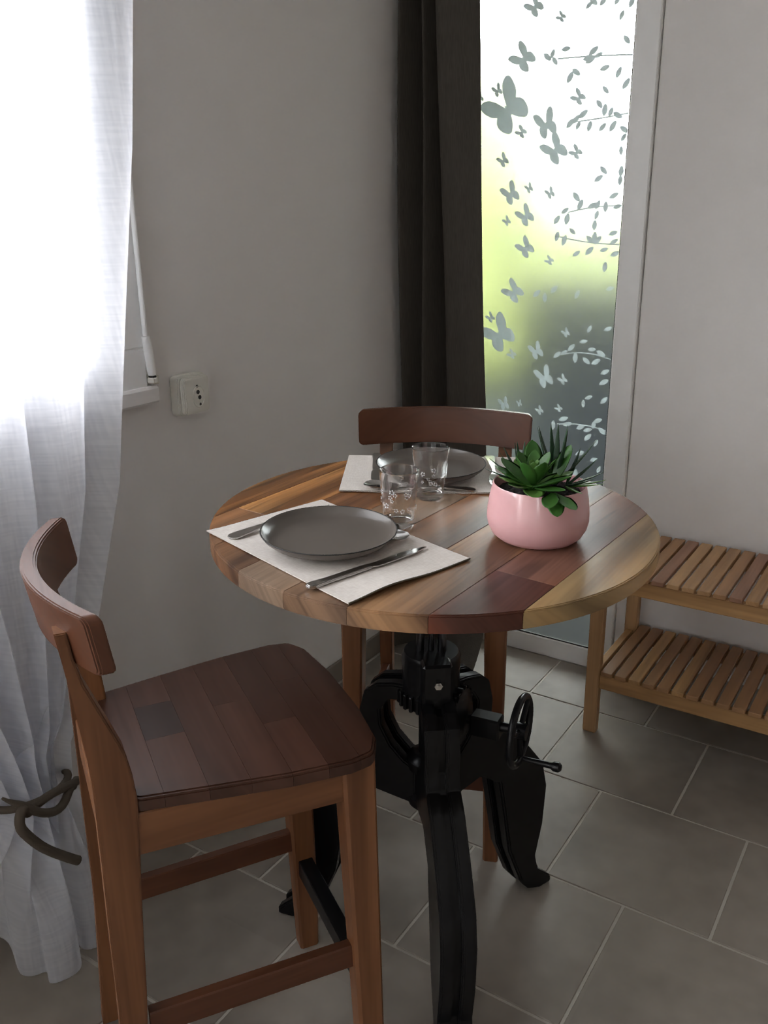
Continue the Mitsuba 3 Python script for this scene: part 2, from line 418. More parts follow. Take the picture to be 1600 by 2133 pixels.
# ------------------------------------------------------------------ left window
tag('window_1', 'bright window in the left wall behind the sheer white curtain', None, None, 'structure')
y0, y1, z0, z1 = W1
xf = XL + .022
for a in [(y0 - .06, y1 + .06, z0 - .05, z0 + .055), (y0 - .06, y1 + .06, z1 - .055, z1 + .06), (y0 - .06, y0 + .055, z0 + .055, z1 - .055), (y1 - .055, y1 + .06, z0 + .055, z1 - .055), ((y0 + y1) / 2 - .05, (y0 + y1) / 2 + .05, z0 + .055, z1 - .055)]:
    part('window_1__frame', cbox(XL - .05, xf, a[0], a[1], a[2], a[3], .004), 'mat_white_trim')
part('window_1__sill', cbox(XL, XL + .034, y0 - .09, y1 + .08, z0 - .058, z0 - .022, .005), 'mat_wall', label='moulded ledge under the window')
for a, b in ((y0 + .055, (y0 + y1) / 2 - .05), ((y0 + y1) / 2 + .05, y1 - .055)):
    v = np.array([[XL - .02, a, z0 + .055], [XL - .02, b, z0 + .055], [XL - .02, b, z1 - .055], [XL - .02, a, z1 - .055]])
    part('window_1__pane', trimesh.Trimesh(v, [[0, 1, 2], [0, 2, 3]], process=False), 'mat_pane')
# shutter winding rod beside it
t = thing('shutter_crank', 'thin pale shutter winding rod hanging at the window edge behind the curtain', 'shutter crank')
part(t + '__rod', cyl((XL + .036, 1.236, 1.86), (XL + .030, 1.246, 1.10), .0055, 12), 'mat_white_trim', 40)
part(t + '__grip', tube([(XL + .030, 1.246, 1.10), (XL + .030, 1.248, 1.09), (XL + .030, 1.254, 1.03), (XL + .030, 1.254, 1.02)], [.008, .0095, .0095, .008], 14), 'mat_white_trim', 40, label='thicker white grip')
part(t + '__clip', cat(cbox(XL + .0222, XL + .04, 1.246, 1.262, 1.004, 1.0155, .002), cbox(XL, XL + .03, 1.262, 1.274, 1.000, 1.018, .002)), 'mat_ivory_plastic', label='small white clip holding the rod')
part(t + '__joint', cbox(XL + .024, XL + .037, 1.249, 1.260, 1.0155, 1.0195, .001), 'mat_hole', label='black joint')
# rear glazed doors, behind the viewer
tag('window_3', 'glazed double door in the wall behind the viewer', None, None, 'structure')
for a, b in ((D0, D0 + .07), (D1 - .07, D1), ((D0 + D1) / 2 - .012, (D0 + D1) / 2 + .012)):
    part('window_3__frame', cbox(a, b, YB - .12, YB - .05, 0, 2.15, .004), 'mat_white_trim')
for a, b in ((0, .12), (2.07, 2.15)): part('window_3__frame', cbox(D0 + .07, D1 - .07, YB - .12, YB - .05, a, b, .004), 'mat_white_trim')
for a, b in ((D0 + .07, (D0 + D1) / 2 - .012), ((D0 + D1) / 2 + .012, D1 - .07)):
    v = np.array([[a, YB - .09, .12], [b, YB - .09, .12], [b, YB - .09, 2.07], [a, YB - .09, 2.07]])
    part('window_3__pane', trimesh.Trimesh(v, [[0, 1, 2], [0, 2, 3]], process=False), 'mat_pane')

tag('window_4', 'glazed door in the left wall behind the viewer', None, None, 'structure')
for a, b in ((W4[0], W4[0] + .06), (W4[1] - .06, W4[1]), ((W4[0] + W4[1]) / 2 - .05, (W4[0] + W4[1]) / 2 + .05)):
    part('window_4__frame', cbox(XL - .12, XL - .05, a, b, 0, W4[2], .004), 'mat_white_trim')
for a, b in ((W4[0] + .06, (W4[0] + W4[1]) / 2 - .05), ((W4[0] + W4[1]) / 2 + .05, W4[1] - .06)):
    for c, d in ((0, .1), (W4[2] - .07, W4[2])): part('window_4__frame', cbox(XL - .12, XL - .05, a, b, c, d, .004), 'mat_white_trim')
    v = np.array([[XL - .09, a, .1], [XL - .09, b, .1], [XL - .09, b, W4[2] - .07], [XL - .09, a, W4[2] - .07]])
    part('window_4__pane', trimesh.Trimesh(v, [[0, 1, 2], [0, 2, 3]], process=False), 'mat_pane')

# socket on the left wall
t = thing('wall_socket', 'ivory surface-mounted electrical socket on the left wall', 'socket')
rb = sg.box(-.042, -.043, .042, .043).buffer(-.010).buffer(.010)
SM = np.array([[0, 0, 1, XL], [1, 0, 0, 1.368], [0, 1, 0, .961], [0, 0, 0, 1.0]])
part(t + '__back_box', prism(rb, .026, .004), 'mat_ivory_plastic', 40, M=SM)
part(t + '__cover', move(prism(sa.scale(rb, .93, .93), .014, .005), trimesh.transformations.translation_matrix([0, 0, .026])), 'mat_ivory_plastic', 40, M=SM)
part(t + '__face_ring', tube([(.003 + .017 * math.cos(a), -.004 + .023 * math.sin(a), .0402) for a in np.arange(24) * math.pi / 12], .0012, 8, True), 'mat_ivory_plastic', True, M=SM)
for (a, b, r) in ((.0, .019, .0032), (.002, .006, .0046), (.006, -.006, .0046), (.007, -.021, .003)):
    part(t + '__socket_hole', cyl((a, b, .036), (a, b, .0406), r, 14), 'mat_hole', 40, M=SM)

# ------------------------------------------------------------------ outside
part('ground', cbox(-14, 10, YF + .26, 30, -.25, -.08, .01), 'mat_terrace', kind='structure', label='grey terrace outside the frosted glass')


def bush(x0, x1, y0, y1, z1, n, seed, s=.16):
    r = np.random.default_rng(seed)
    core = trimesh.creation.icosphere(subdivisions=4)
    v = core.vertices
    w = np.sign(v) * np.abs(v) ** .45
    v = np.c_[(x0 + x1) / 2 + w[:, 0] * (x1 - x0) / 2, (y0 + y1) / 2 + w[:, 1] * (y1 - y0) / 2, z1 / 2 - .05 + w[:, 2] * (z1 / 2)]
    import meshkit
    v = v + core.vertices * ((meshkit.fbm(v * 5, 3, seed) - .5) * .35)[:, None]
    core = trimesh.Trimesh(v, core.faces, process=False)
    pts, fi = trimesh.sample.sample_surface(core, n, seed=seed)
    q = []
    for p in pts:
        a, b = r.normal(size=3), r.normal(size=3)
        a /= np.linalg.norm(a)
        b = np.cross(a, b)
        b /= np.linalg.norm(b)
        k = s * r.uniform(.3, .6)
        q.append(np.array([p - a * k, p + b * k * .45, p + a * k, p - b * k * .45]) + r.normal(size=3) * .02)
    V = np.vstack(q)
    F = (np.arange(len(q)) * 4)[:, None, None] + np.array([[0, 1, 2], [0, 2, 3]])
    return core, trimesh.Trimesh(V, F.reshape(-1, 3), process=False)


scene['mat_hedge2'] = {'type': 'twosided', 'bsdf': scene['mat_hedge']}
for (a, lab) in (((-5.6, -2.98, 6.6, 7.6, 2.56, 2500, 3), 'tall yellow-green hedge blurred behind the left side of the frosted glass'), ((-3.6, -.4, 8.4, 9.2, 1.54, 1800, 5), 'low pale green hedge blurred behind the middle of the frosted glass')):
    t = thing('hedge', lab, 'hedge')
    core, lv = bush(*a)
    part(t + '__foliage', core, 'mat_hedge2', True)
    part(t + '__leaf_cover', lv, 'mat_hedge2', False, kind='stuff')
part('wall_wing', cbox(-.62, -.40, YF + .26, 7.2, -.08, 3.2, .01), 'mat_side_wall', kind='structure', label='side wall of the house wing outside, right of the frosted glass')
t = thing('porch_roof', 'porch roof over the terrace outside the frosted glass', 'porch roof')
part(t + '__slab', cbox(-4.5, -.63, YF + .26, 4.35, 2.42, 2.52, .01), 'mat_plaster_out')
for x in (-4.4,): part(t + '__post', cbox(x - .06, x + .06, 4.15, 4.27, -.08, 2.42, .006), 'mat_plaster_out')
t = thing('garden_wall', 'dark blue-grey garden wall blurred behind the lower right of the frosted glass', 'garden wall')
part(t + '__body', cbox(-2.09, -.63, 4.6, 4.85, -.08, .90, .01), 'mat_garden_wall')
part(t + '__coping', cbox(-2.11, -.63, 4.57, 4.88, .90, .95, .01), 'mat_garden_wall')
part('ground_side', cbox(-14, XL - .26, -10, YF + .26, -.25, -.08, .01), 'mat_paving', kind='structure')
part('ground_rear', cbox(XL - .26, 10, -14, YB - .26, -.25, -.08, .01), 'mat_paving', kind='structure')

# ------------------------------------------------------------------ curtains
def sheet(fn, nu, nv):
    u, v = np.meshgrid(np.linspace(0, 1, nu), np.linspace(0, 1, nv))
    P = fn(u, v)
    i = np.arange(nu * nv).reshape(nv, nu)
    a, b, c, d = i[:-1, :-1].ravel(), i[:-1, 1:].ravel(), i[1:, 1:].ravel(), i[1:, :-1].ravel()
    return trimesh.Trimesh(P.reshape(-1, 3), np.vstack([np.c_[a, b, c], np.c_[a, c, d]]), process=False)


def sheer(u, v):
    z = 2.36 * (1 - v) + .006
    zs = [.0, .06, .16, .28, .350, .42, .46, .65, .86, 1.09, 1.45, 1.68, 2.4]
    right = np.interp(z, zs, [.868, .864, .872, .862, .842, .852, .890, .973, 1.059, 1.107, 1.177, 1.21, 1.30])
    left = np.interp(z, zs, [.672, .682, .700, .712, .722, .708, .69, .62, .53, .47, .40, .36, .25])
    gather = np.interp(z, zs, [.55, .6, .75, .9, 1, .95, .9, .65, .42, .3, .2, .17, .12])
    xc = np.interp(z, zs, [-1.262, -1.268, -1.278, -1.282, -1.285, -1.287, -1.289, -1.293, -1.296, -1.30, -1.305, -1.31, -1.315])
    w = u + .018 * np.sin(9 * u + 2.2 * z)
    amp = .022 + .026 * gather
    fold = np.sin(2 * np.pi * 5.0 * w + .7 + .5 * np.sin(1.3 * z)) + .45 * np.sin(2 * np.pi * 9 * w + 2.1 + .8 * z)
    x = xc + amp * fold * .72
    y = left + (right - left) * w + .010 * gather * np.cos(2 * np.pi * 5.0 * w)
    # below the tie the cloth opens into a few round folds
    from scipy.interpolate import CubicSpline
    foot = np.array([(-1.355, .690), (-1.305, .712), (-1.262, .700), (-1.240, .716), (-1.232, .728), (-1.208, .716), (-1.188, .736), (-1.186, .768), (-1.212, .784), (-1.262, .766),
                     (-1.288, .782), (-1.262, .806), (-1.214, .802), (-1.196, .832), (-1.216, .866), (-1.275, .874)])
    s = np.r_[0, np.cumsum(np.hypot(*np.diff(foot, axis=0).T))]
    F = CubicSpline(s / s[-1], foot)(np.clip(u, 0, 1))
    t = np.clip((.345 - z) / .30, 0, 1)
    t = t * t * (3 - 2 * t)
    bulge = 4 * t * (1 - t) * .010
    x = x * (1 - t) + (F[..., 0] + bulge) * t
    y = y * (1 - t) + F[..., 1] * t
    z = z + t * .05 * np.clip(.16 - u, 0, 1) / .16
    return np.stack([x, y, z], -1)


part('sheer_curtain', sheet(sheer, 360, 150), 'mat_sheer', True, label='long sheer white curtain in front of the left window, tied near the floor', category='curtain')


def drape(u, v):
    z = 2.32 * (1 - v) + .004
    cx = [-1.399, -1.375, -1.350, -1.322, -1.296, -1.270, -1.238, -1.205, -1.165]
    cy = [2.30, 2.235, 2.300, 2.225, 2.305, 2.235, 2.222, 2.228, 2.262]
    from scipy.interpolate import CubicSpline
    s = np.linspace(0, 1, len(cx))
    x0, y0 = CubicSpline(s, cx)(u), CubicSpline(s, cy)(u)
    spread = np.interp(z, [0, .1, .35, .8, 1.85, 2.4], [1.34, 1.28, 1.24, 1.20, .945, .91])
    foot = np.clip((.20 - z) / .20, 0, 1) ** 2
    x = XL + .012 + (x0 - XL - .012) * spread
    y = y0 + .014 * np.sin(3 * z + 8 * u) * (1 - foot) - foot * (.07 + .05 * np.sin(7 * u + 1))
    return np.stack([x, np.minimum(y, YF - .03), z + foot * .012 * (1 + np.sin(16 * u))], -1)


t = thing('dark_curtain', 'heavy dark taupe curtain hanging in the corner beside the frosted glass', 'curtain')
part(t + '__cloth', sheet(drape, 150, 110), 'mat_dark_drape', True)
part(t + '__header_tape', move(sheet(lambda u, v: drape(u, v * .03) + np.array([0, -.002, 0]), 120, 6), np.eye(4)), 'mat_dark_drape', True)
t = thing('curtain_pole', 'slim pole above the frosted glass carrying the dark curtain', 'curtain pole')
part(t + '__pole', cyl((XL + .005, YF - .10, 2.345), (-.62, YF - .10, 2.345), .010), 'mat_dark_steel', 40)
part(t + '__bracket', cbox(-.66, -.64, YF - .11, YF, 2.335, 2.36, .002), 'mat_dark_steel')
t = thing('curtain_pole', 'slim pole above the left window carrying the sheer curtain', 'curtain pole')
part(t + '__pole', cyl((-1.315, -1.05, 2.39), (-1.315, 1.42, 2.39), .010), 'mat_steel', 40)
for q in (-1.0, 1.37): part(t + '__bracket', cbox(XL, -1.305, q - .01, q + .01, 2.38, 2.404, .002), 'mat_steel')

# rope tie around the sheer curtain
t = thing('curtain_tieback', 'thick brown cord knotted round the foot of the sheer white curtain', 'tieback')
cy_, cx_ = .784, -1.285
ring = [(cx_ + .066 * math.cos(a), cy_ + .070 * math.sin(a), .352 + .012 * math.cos(a)) for a in np.linspace(0, 2 * math.pi, 40, endpoint=False)]
part(t + '__loop', tube(ring, .0070, 10, True), 'mat_rope', True)
part(t + '__loop', tube(spline([(-1.240, .852, .345), (-1.216, .830, .362), (-1.203, .800, .375), (-1.200, .774, .380), (-1.202, .749, .377), (-1.203, .727, .374), (-1.203, .708, .379)], 40), .0078, 12), 'mat_rope', True)
part(t + '__knot', tube(spline([(-1.214, .826, .358), (-1.199, .802, .360), (-1.193, .786, .352), (-1.190, .767, .352), (-1.190, .748, .361), (-1.190, .729, .378), (-1.196, .715, .394), (-1.203, .700, .408), (-1.210, .689, .420)], 46), list(np.linspace(.0075, .0078, 34)) + list(np.linspace(.0075, .0022, 12)), 12), 'mat_rope', True)
part(t + '__tail', tube(spline([(-1.196, .722, .374), (-1.188, .704, .389), (-1.183, .696, .376), (-1.180, .703, .350), (-1.174, .723, .315), (-1.166, .747, .286), (-1.160, .768, .264), (-1.159, .777, .255)], 44), .0086, 12), 'mat_rope', True, label='loose cord end hanging below the knot')

# ------------------------------------------------------------------ chairs
SEAT_Z = .625


def seat_outline():
    right = [(-.352, .128), (-.336, .149), (-.24, .167), (-.14, .184), (-.055, .191), (-.020, .184), (-.002, .150), (.008, .06)]
    pts = right + [(x, -y) for x, y in right[::-1]]
    P = np.array(pts + pts[:1])
    g = sg.Polygon(pts).buffer(-.02).buffer(.02)
    return g


def leg_front(s):
    hull = []
    for z, x0, x1, ya, yb in ((0, -.040, -.004, .134, .166), (.10, -.042, -.002, .132, .167), (.602, -.060, -.010, .122, .167)):
        c = .004
        hull += [(x0 + c, ya, z), (x0, ya + c, z), (x1 - c, ya, z), (x1, ya + c, z), (x0 + c, yb, z), (x0, yb - c, z), (x1 - c, yb, z), (x1, yb - c, z)]
    m = trimesh.convex.convex_hull(np.array(hull) * [1, s, 1])
    return m


def leg_back(s):
    back = [(0, -.407), (.15, -.3985), (.29, -.392), (.44, -.390), (.55, -.388), (.66, -.387), (.76, -.394), (.872, -.4065)]
    front = [(0, -.380), (.15, -.368), (.29, -.354), (.44, -.346), (.55, -.339), (.625, -.335), (.68, -.340), (.76, -.366), (.82, -.3855), (.878, -.3925)]
    zz = np.linspace(0, .872, 26)
    from scipy.interpolate import PchipInterpolator as Pc
    xb, xfr = Pc(*np.array(back).T)(zz), Pc(*np.array(front).T)(zz)
    poly = sg.Polygon(np.r_[np.c_[xb, zz], np.c_[xfr, zz][::-1]])
    m = prism(poly, .030, .003)
    M = np.array([[1, 0, 0, 0], [0, 0, 1, .122], [0, 1, 0, 0], [0, 0, 0, 1.0]])
    m = move(m, M)
    m.fix_normals()
    if s < 0:
        m.apply_transform(np.diag([1, -1, 1, 1]))
        m.fix_normals()
    return m


def back_rail():
    out = sg.Polygon([(-.193, .826), (.193, .826), (.196, .905), (-.196, .905)]).buffer(-.012).buffer(.012)
    m = prism(out, .021, .004)                      # in (y, z), thickness along x
    M = np.array([[0, 0, 1, 0], [1, 0, 0, 0], [0, 1, 0, 0], [0, 0, 0, 1.0]])
    m = tri(man(move(m, M)).refine_to_length(.012))
    v = np.array(m.vertices)
    y, z = v[:, 1], v[:, 2]
    v[:, 0] += -.4245 + .053 * (np.abs(y) / .19) ** 1.9 - .16 * (z - .865)
    return trimesh.Trimesh(v, m.faces, process=False)


def make_chair(name, label):
    t = thing(name, label, 'chair')
    W = 'mat_chair_wood'
    m = man(prism(seat_outline(), .023, .005)).translate([0, 0, SEAT_Z - .023])
    cuts = [-.36, -.302, -.246, -.192, -.138, -.088, -.042, .02]
    for i in range(7):
        splits = {1: [-.2, -.02, .075, .2], 3: [-.2, .03, .2], 4: [-.2, -.05, .2], 5: [-.2, .06, .2]}.get(i, [-.2, .2])
        for k in range(len(splits) - 1):
            b = m3.Manifold.cube([cuts[i + 1] - cuts[i] - .0004, splits[k + 1] - splits[k] - .0003, .1]).translate([cuts[i] + .0002, splits[k], SEAT_Z - .06])
            q = m ^ b
            if q.is_empty(): continue
            tone = {(1, 1): 5, (1, 0): 1, (3, 0): 1, (4, 1): 2}.get((i, k), (0, 1, 0, 0, 1, 2, 0)[i])
            part(t + '__seat__stave', tri(q), W, 30, uv=woodmap(tone, 1, .37 * i + .9 * k))
    tag(t + '__seat', 'dark brown seat of glued staves')
    for s in (1, -1): part(t + '__front_leg', leg_front(s), W, 20, uv=woodmap(3, 2, .5 * s))
    for s in (1, -1): part(t + '__back_leg', leg_back(s), W, 25, uv=woodmap(3, 2, .7 * s))
    part(t + '__backrest', back_rail(), W, 30, uv=woodmap(4, 1, .2), label='curved reddish-brown backrest rail')
    part(t + '__apron', cbox(-.050, -.028, -.123, .123, .540, .602, .002), W, 20, uv=woodmap(3, 1, .1))
    part(t + '__apron', cbox(-.384, -.362, -.123, .123, .540, .602, .002), W, 20, uv=woodmap(3, 1, .4))
    for s in (1, -1):
        def slant(x0, x1, ya, yb, z0, z1, w):
            m = cbox(0, 1, -w / 2, w / 2, z0, z1, .002)
            v = np.array(m.vertices)
            v[:, 1] += np.where(v[:, 0] > .5, yb, ya) * s
            v[:, 0] = np.where(v[:, 0] > .5, x1, x0)
            return trimesh.convex.convex_hull(v)
        part(t + '__apron', slant(-.345, -.052, .139, .150, .538, .602, .020), W, 20, uv=woodmap(3, 0, .3 * s))
        part(t + '__stretcher', slant(-.352, -.045, .136, .144, .228, .270, .018), W, 20, uv=woodmap(4, 0, .6 * s))
    part(t + '__stretcher', cbox(-.380, -.362, -.123, .123, .160, .196, .002), W, 20, uv=woodmap(4, 1, .15))
    part(t + '__footrest', cbox(-.036, -.014, -.135, .135, .168, .205, .002), W, 20, uv=woodmap(4, 1, .35))
    part(t + '__foot_plate', cat(cbox(-.0375, -.012, -.133, .133, .2052, .2075, .0008), cbox(-.0382, -.0362, -.133, .133, .174, .2065, .0008)), 'mat_black_iron', label='black metal foot plate on the footrest')
    return t


proto = make_chair('dining_chair', 'brown wooden dining chair in front, its dark seat in full view beside the white curtain')
CH1, CH2 = place(-.735, .9885, 0, 57.52), place(-.811, 1.374, 0, -67.16)
copy_thing(proto, 'dining_chair', CH2, 'brown wooden dining chair behind the round table, mostly hidden, before the dark curtain')
for k in [k for k in scene if k.startswith(proto + '__')]: scene[k] = {**scene[k], 'to_world': T(CH1)}

# ------------------------------------------------------------------ round crank table
TC = np.array([-.673, 1.172])
TILT = np.eye(4)
nz = np.array([.022, -.012, 1.0])
nz /= np.linalg.norm(nz)
ex = np.cross([0, 1, 0], nz)
ex /= np.linalg.norm(ex)
TILT[:3, 0], TILT[:3, 1], TILT[:3, 2], TILT[:3, 3] = ex, np.cross(nz, ex), nz, [TC[0], TC[1], .865]
table = thing('round_table', 'round table with a top of mixed reclaimed wood planks on a black cast-iron crank base', 'table')
tag(table + '__tabletop', 'round top of mixed brown, grey and yellow wood planks')
disc = man(prism(sg.Point(0, 0).buffer(.353, 48), .027, .003)).translate([0, 0, -.027])
cuts = [-.36, -.285, -.196, -.102, -.006, .090, .186, .276, .36]
tones = [0, 0, 1, 2, 2, 3, 4, 5]
for i in range(8):
    ends = {6: [-.4, -.128, .4], 1: [-.4, -.15, .4], 3: [-.4, .12, .4], 5: [-.4, .4]}.get(i, [-.4, .4])
    for k in range(len(ends) - 1):
        w = cuts[i + 1] - cuts[i]
        cutter = man(move(cbox(cuts[i] + .00025, cuts[i + 1] - .00025, ends[k] + .0003, ends[k + 1] - .0003, -.1, -.0001 * ((i * 7 + k) % 3), .0005), rotm(math.radians(-2.6), [0, 0, 1])))
        q = disc ^ cutter
        if q.is_empty(): continue
        tone = {(6, 1): 6, (1, 0): 1, (3, 0): 7}.get((i, k), tones[i])
        part(table + '__tabletop__plank', tri(q), 'mat_table_wood', 25, uv=woodmap(tone, 1, 1.3 * i + .7 * k), M=TILT)
BM = place(TC[0], TC[1])
IRON = 'mat_black_iron'
prof = [(.020, .566), (.062, .566), (.092, .560), (.114, .541), (.124, .500), (.121, .460), (.132, .438), (.168, .418), (.228, .356), (.266, .306), (.280, .250), (.274, .161), (.258, .090), (.268, .050), (.294, .026), (.308, .014), (.308, 0),
        (.276, 0), (.242, .014), (.218, .046), (.205, .078), (.181, .136), (.163, .235), (.148, .310), (.100, .346), (.045, .334), (.018, .330), (.018, .405), (.040, .418), (.064, .444), (.082, .480), (.084, .510), (.070, .532), (.020, .540)]
lp = sg.Polygon(prof).buffer(-.005).buffer(.013).buffer(-.008).simplify(.0005)
lp = shapely.union_all([lp]).intersection(sg.box(0, 0, 1, 1))
rib = lambda off: man(prism(lp, .0235, .005)).translate([0, 0, off])
legm = tri(rib(.0055) + rib(-.029) + man(prism(lp.buffer(-.011), .03)).translate([0, 0, -.015]))
RX = np.array([[1, 0, 0, 0], [0, 0, -1, 0], [0, 1, 0, 0], [0, 0, 0, 1.0]])
for a in (70, 193, 309.5):
    k = part(table + '__leg', legm, IRON, 30, M=BM @ rotm(math.radians(a), [0, 0, 1]) @ RX, label='black cast-iron leg, double ribbed')
    m = cat(cyl((.068, 0, .598), (.075, 0, .598), .007, 6), cyl((.075, 0, .598), (.079, 0, .598), .0035, 12))
    if a == 309.5: part(table + '__bracket', cbox(.036, .069, -.025, .025, .548, .632, .004), IRON, 20, M=BM @ rotm(math.radians(a), [0, 0, 1]))
    if a != 309.5: continue
    part(table + '__bolt', m, 'mat_steel' if a == 309.5 else IRON, 30, M=BM @ rotm(math.radians(a), [0, 0, 1]), label='steel bolt head' if a == 309.5 else None)
part(table + '__hub', lathe([(0, .318), (.030, .318), (.040, .328), (.042, .345), (.034, .352), (.034, .395), (.042, .402), (.042, .418), (.030, .428), (.020, .43), (0, .43)], 40), IRON, 30, M=BM)
part(table + '__column', lathe([(0, .42), (.021, .42), (.021, .548), (0, .548)], 32), IRON, 30, M=BM)
# bevel gear with teeth round the column
gear = man(lathe([(0, .526), (.044, .526), (.052, .534), (.052, .556), (.049, .566), (.050, .618), (.046, .627), (0, .627)], 48))
for i in range(26):
    a = i * 2 * math.pi / 26
    gear += man(move(cbox(.048, .0590, -.0034, .0034, .532, .560, .0015), rotm(a, [0, 0, 1])))
part(table + '__gear', tri(gear), IRON, 30, M=BM, label='black toothed gear')
for dx, dy in ((-.0165, -.008), (.0165, .008)): part(table + '__rod', cyl((dx, dy, .62), (dx, dy, .848), .0075), 'mat_dark_steel', 40, M=BM, label='dark steel lifting rod')
part(table + '__mounting_plate', lathe([(0, -.041), (.10, -.041), (.104, -.038), (.104, -.028), (0, -.028)], 40), IRON, 30, M=TILT)
part(table + '__spindle', cyl((0, 0, .62), (0, 0, .83), .005, 16), 'mat_dark_steel', 40, M=BM)
# crank shaft, pinion and hand wheel on the right
AX = BM @ rotm(math.radians(8), [0, 0, 1])
za = .510
pin = man(move(lathe([(0, 0), (.044, 0), (.050, .006), (.050, .013), (.028, .022), (0, .022)], 40), rotm(math.pi / 2, [0, 1, 0])))
for i in range(20):
    pin += man(move(cbox(.001, .013, .046, .0555, -.003, .003, .001), rotm(i * 2 * math.pi / 20, [1, 0, 0])))
part(table + '__pinion', tri(pin.translate([.046, 0, za])), IRON, 30, M=AX, label='black pinion gear on the crank shaft')
part(table + '__shaft', cyl((.020, 0, za), (.168, 0, za), .0085), IRON, 40, M=AX)
part(table + '__bearing_block', cbox(.076, .128, -.016, .016, za - .022, za + .016, .003), IRON, 20, M=AX)
wx = .160
wheel = [(wx, .058 * math.cos(a), za + .058 * math.sin(a)) for a in np.arange(48) * math.pi / 24]
part(table + '__hand_wheel', tube(wheel, .0062, 10, True), IRON, True, M=AX, label='black spoked hand wheel')
for k in range(3):
    a = math.radians(40 + 120 * k)
    part(table + '__hand_wheel__spoke', tube([(wx, .010 * math.cos(a), za + .010 * math.sin(a)), (wx, .056 * math.cos(a), za + .056 * math.sin(a))], .0048, 10), IRON, 40, M=AX)
part(table + '__hand_wheel__boss', cyl((wx - .012, 0, za), (wx + .012, 0, za), .014), IRON, 40, M=AX)
hx, hy, hz = wx, .008, za - .0575
part(table + '__hand_wheel__handle', tube([(hx, hy, hz), (hx + .012, hy, hz), (hx + .042, hy, hz), (hx + .054, hy, hz), (hx + .058, hy, hz), (hx + .067, hy, hz), (hx + .071, hy, hz)], [.0035, .0045, .0055, .0055, .0085, .0085, .005], 14), IRON, 40, M=AX)

# ------------------------------------------------------------------ on the table (all in the table top's own tilted frame)
def on_table(x, y, z=0, rz=0): return TILT @ place(x, y, z, rz)


def mat_mesh(L, Wd, wave):
    nu, nv = 70, 46
    u, v = np.meshgrid(np.linspace(0, L, nu), np.linspace(0, Wd, nv))
    h = .0016 + wave(u / L, v / Wd)
    top = np.stack([u, v, h + .0], -1).reshape(-1, 3)
    bot = np.stack([u, v, h - .0015], -1).reshape(-1, 3)
    i = np.arange(nu * nv).reshape(nv, nu)
    a, b, c, d = i[:-1, :-1].ravel(), i[:-1, 1:].ravel(), i[1:, 1:].ravel(), i[1:, :-1].ravel()
    F = np.vstack([np.c_[a, b, c], np.c_[a, c, d]])
    n = nu * nv
    edge = np.r_[i[0, :], i[1:, -1], i[-1, -2::-1], i[-2:0:-1, 0]]
    e2 = np.roll(edge, -1)
    return trimesh.Trimesh(np.vstack([top, bot]), np.vstack([F, F[:, ::-1] + n, np.c_[edge, e2 + n, e2][:, [0, 1, 2]], np.c_[edge, edge + n, e2 + n]]), process=False)


flat = lambda v: v[:, :2] * 1.0
A1 = (-.255, -.250)
M1 = on_table(A1[0], A1[1], .0006, -15.3)
wave1 = lambda u, v: .0075 * np.clip((u - .80) / .2, 0, 1) ** 1.5 * (.5 + .5 * np.sin(7.5 * v + 5.2)) * np.clip(1.1 - v, 0, 1) + .0012 * np.clip((.12 - v) / .12, 0, 1)
t = thing('placemat', 'pale linen placemat under the near plate, reaching the table edge', 'placemat')
part(t + '__cloth', mat_mesh(.342, .224, wave1), 'mat_linen', 40, uv=flat, M=M1)
st = [(.342, y, .0012 + float(wave1(1.0, y / .224))) for y in np.linspace(0, .224, 40)]
part(t + '__hem_stitching', tube(st, .0012, 6), 'mat_linen_dark', True, M=M1, label='dark stitched hem at the curled end')
A2 = (-.198, .018)
M2 = on_table(A2[0], A2[1], .0006, 30.5)
wave2 = lambda u, v: .0014 * (np.sin(9 * u + 1) ** 2) * np.clip((.1 - v) / .1, 0, 1)
t = thing('placemat', 'linen placemat under the far plate, partly hidden by the pink pot', 'placemat')
part(t + '__cloth', mat_mesh(.342, .224, wave2), 'mat_linen', 40, uv=flat, M=M2)
part(t + '__hem_stitching', tube([(x, .001, .0010 + float(wave2(x / .342, 0))) for x in np.linspace(0, .342, 40)], .0011, 6), 'mat_linen_dark', True, M=M2, label='tan edge')

plate_prof = [(0, .0035), (.045, .0035), (.050, 0), (.056, 0), (.058, .0045), (.076, .0062), (.088, .0105), (.0965, .0175), (.1003, .0232), (.1000, .0242), (.0985, .0240), (.0945, .0185), (.087, .0130), (.075, .0096), (.055, .0084), (.030, .0081), (0, .0080)]
plate_m = lathe(plate_prof, 96)
for (x, y, lab) in ((-.066, -.190, 'grey-brown stoneware plate nearest the viewer, on the near placemat'), (-.112, .188, 'grey-brown stoneware plate at the far side, behind the two glasses')):
    t = thing('dinner_plate', lab, 'plate', 'stoneware plates')
    labels[t].pop('group')
    part(t + '__dish', plate_m, 'mat_plate', 35, M=on_table(x, y, .0026))
    part(t + '__rim', tube([(.1000 * math.cos(a), .1000 * math.sin(a), .0238) for a in np.arange(96) * math.pi / 48], .0009, 6, True), 'mat_hole', True, M=on_table(x, y, .0026), label='fine dark rim line')


def flatware(poly, thick, bend):
    """A flat blank with softened edges, bent by bend(x) along its length x."""
    m = tri(man(prism(poly, thick, thick * .35)).refine_to_length(.006))
    v = np.array(m.vertices)
    v[:, 2] += bend(v[:, 0], v[:, 1])
    return trimesh.Trimesh(v, m.faces, process=False)


def outline(pts, n=60):
    up = spline(pts, n)
    return sg.Polygon(np.r_[up, (up * [1, -1])[::-1]]).buffer(0)


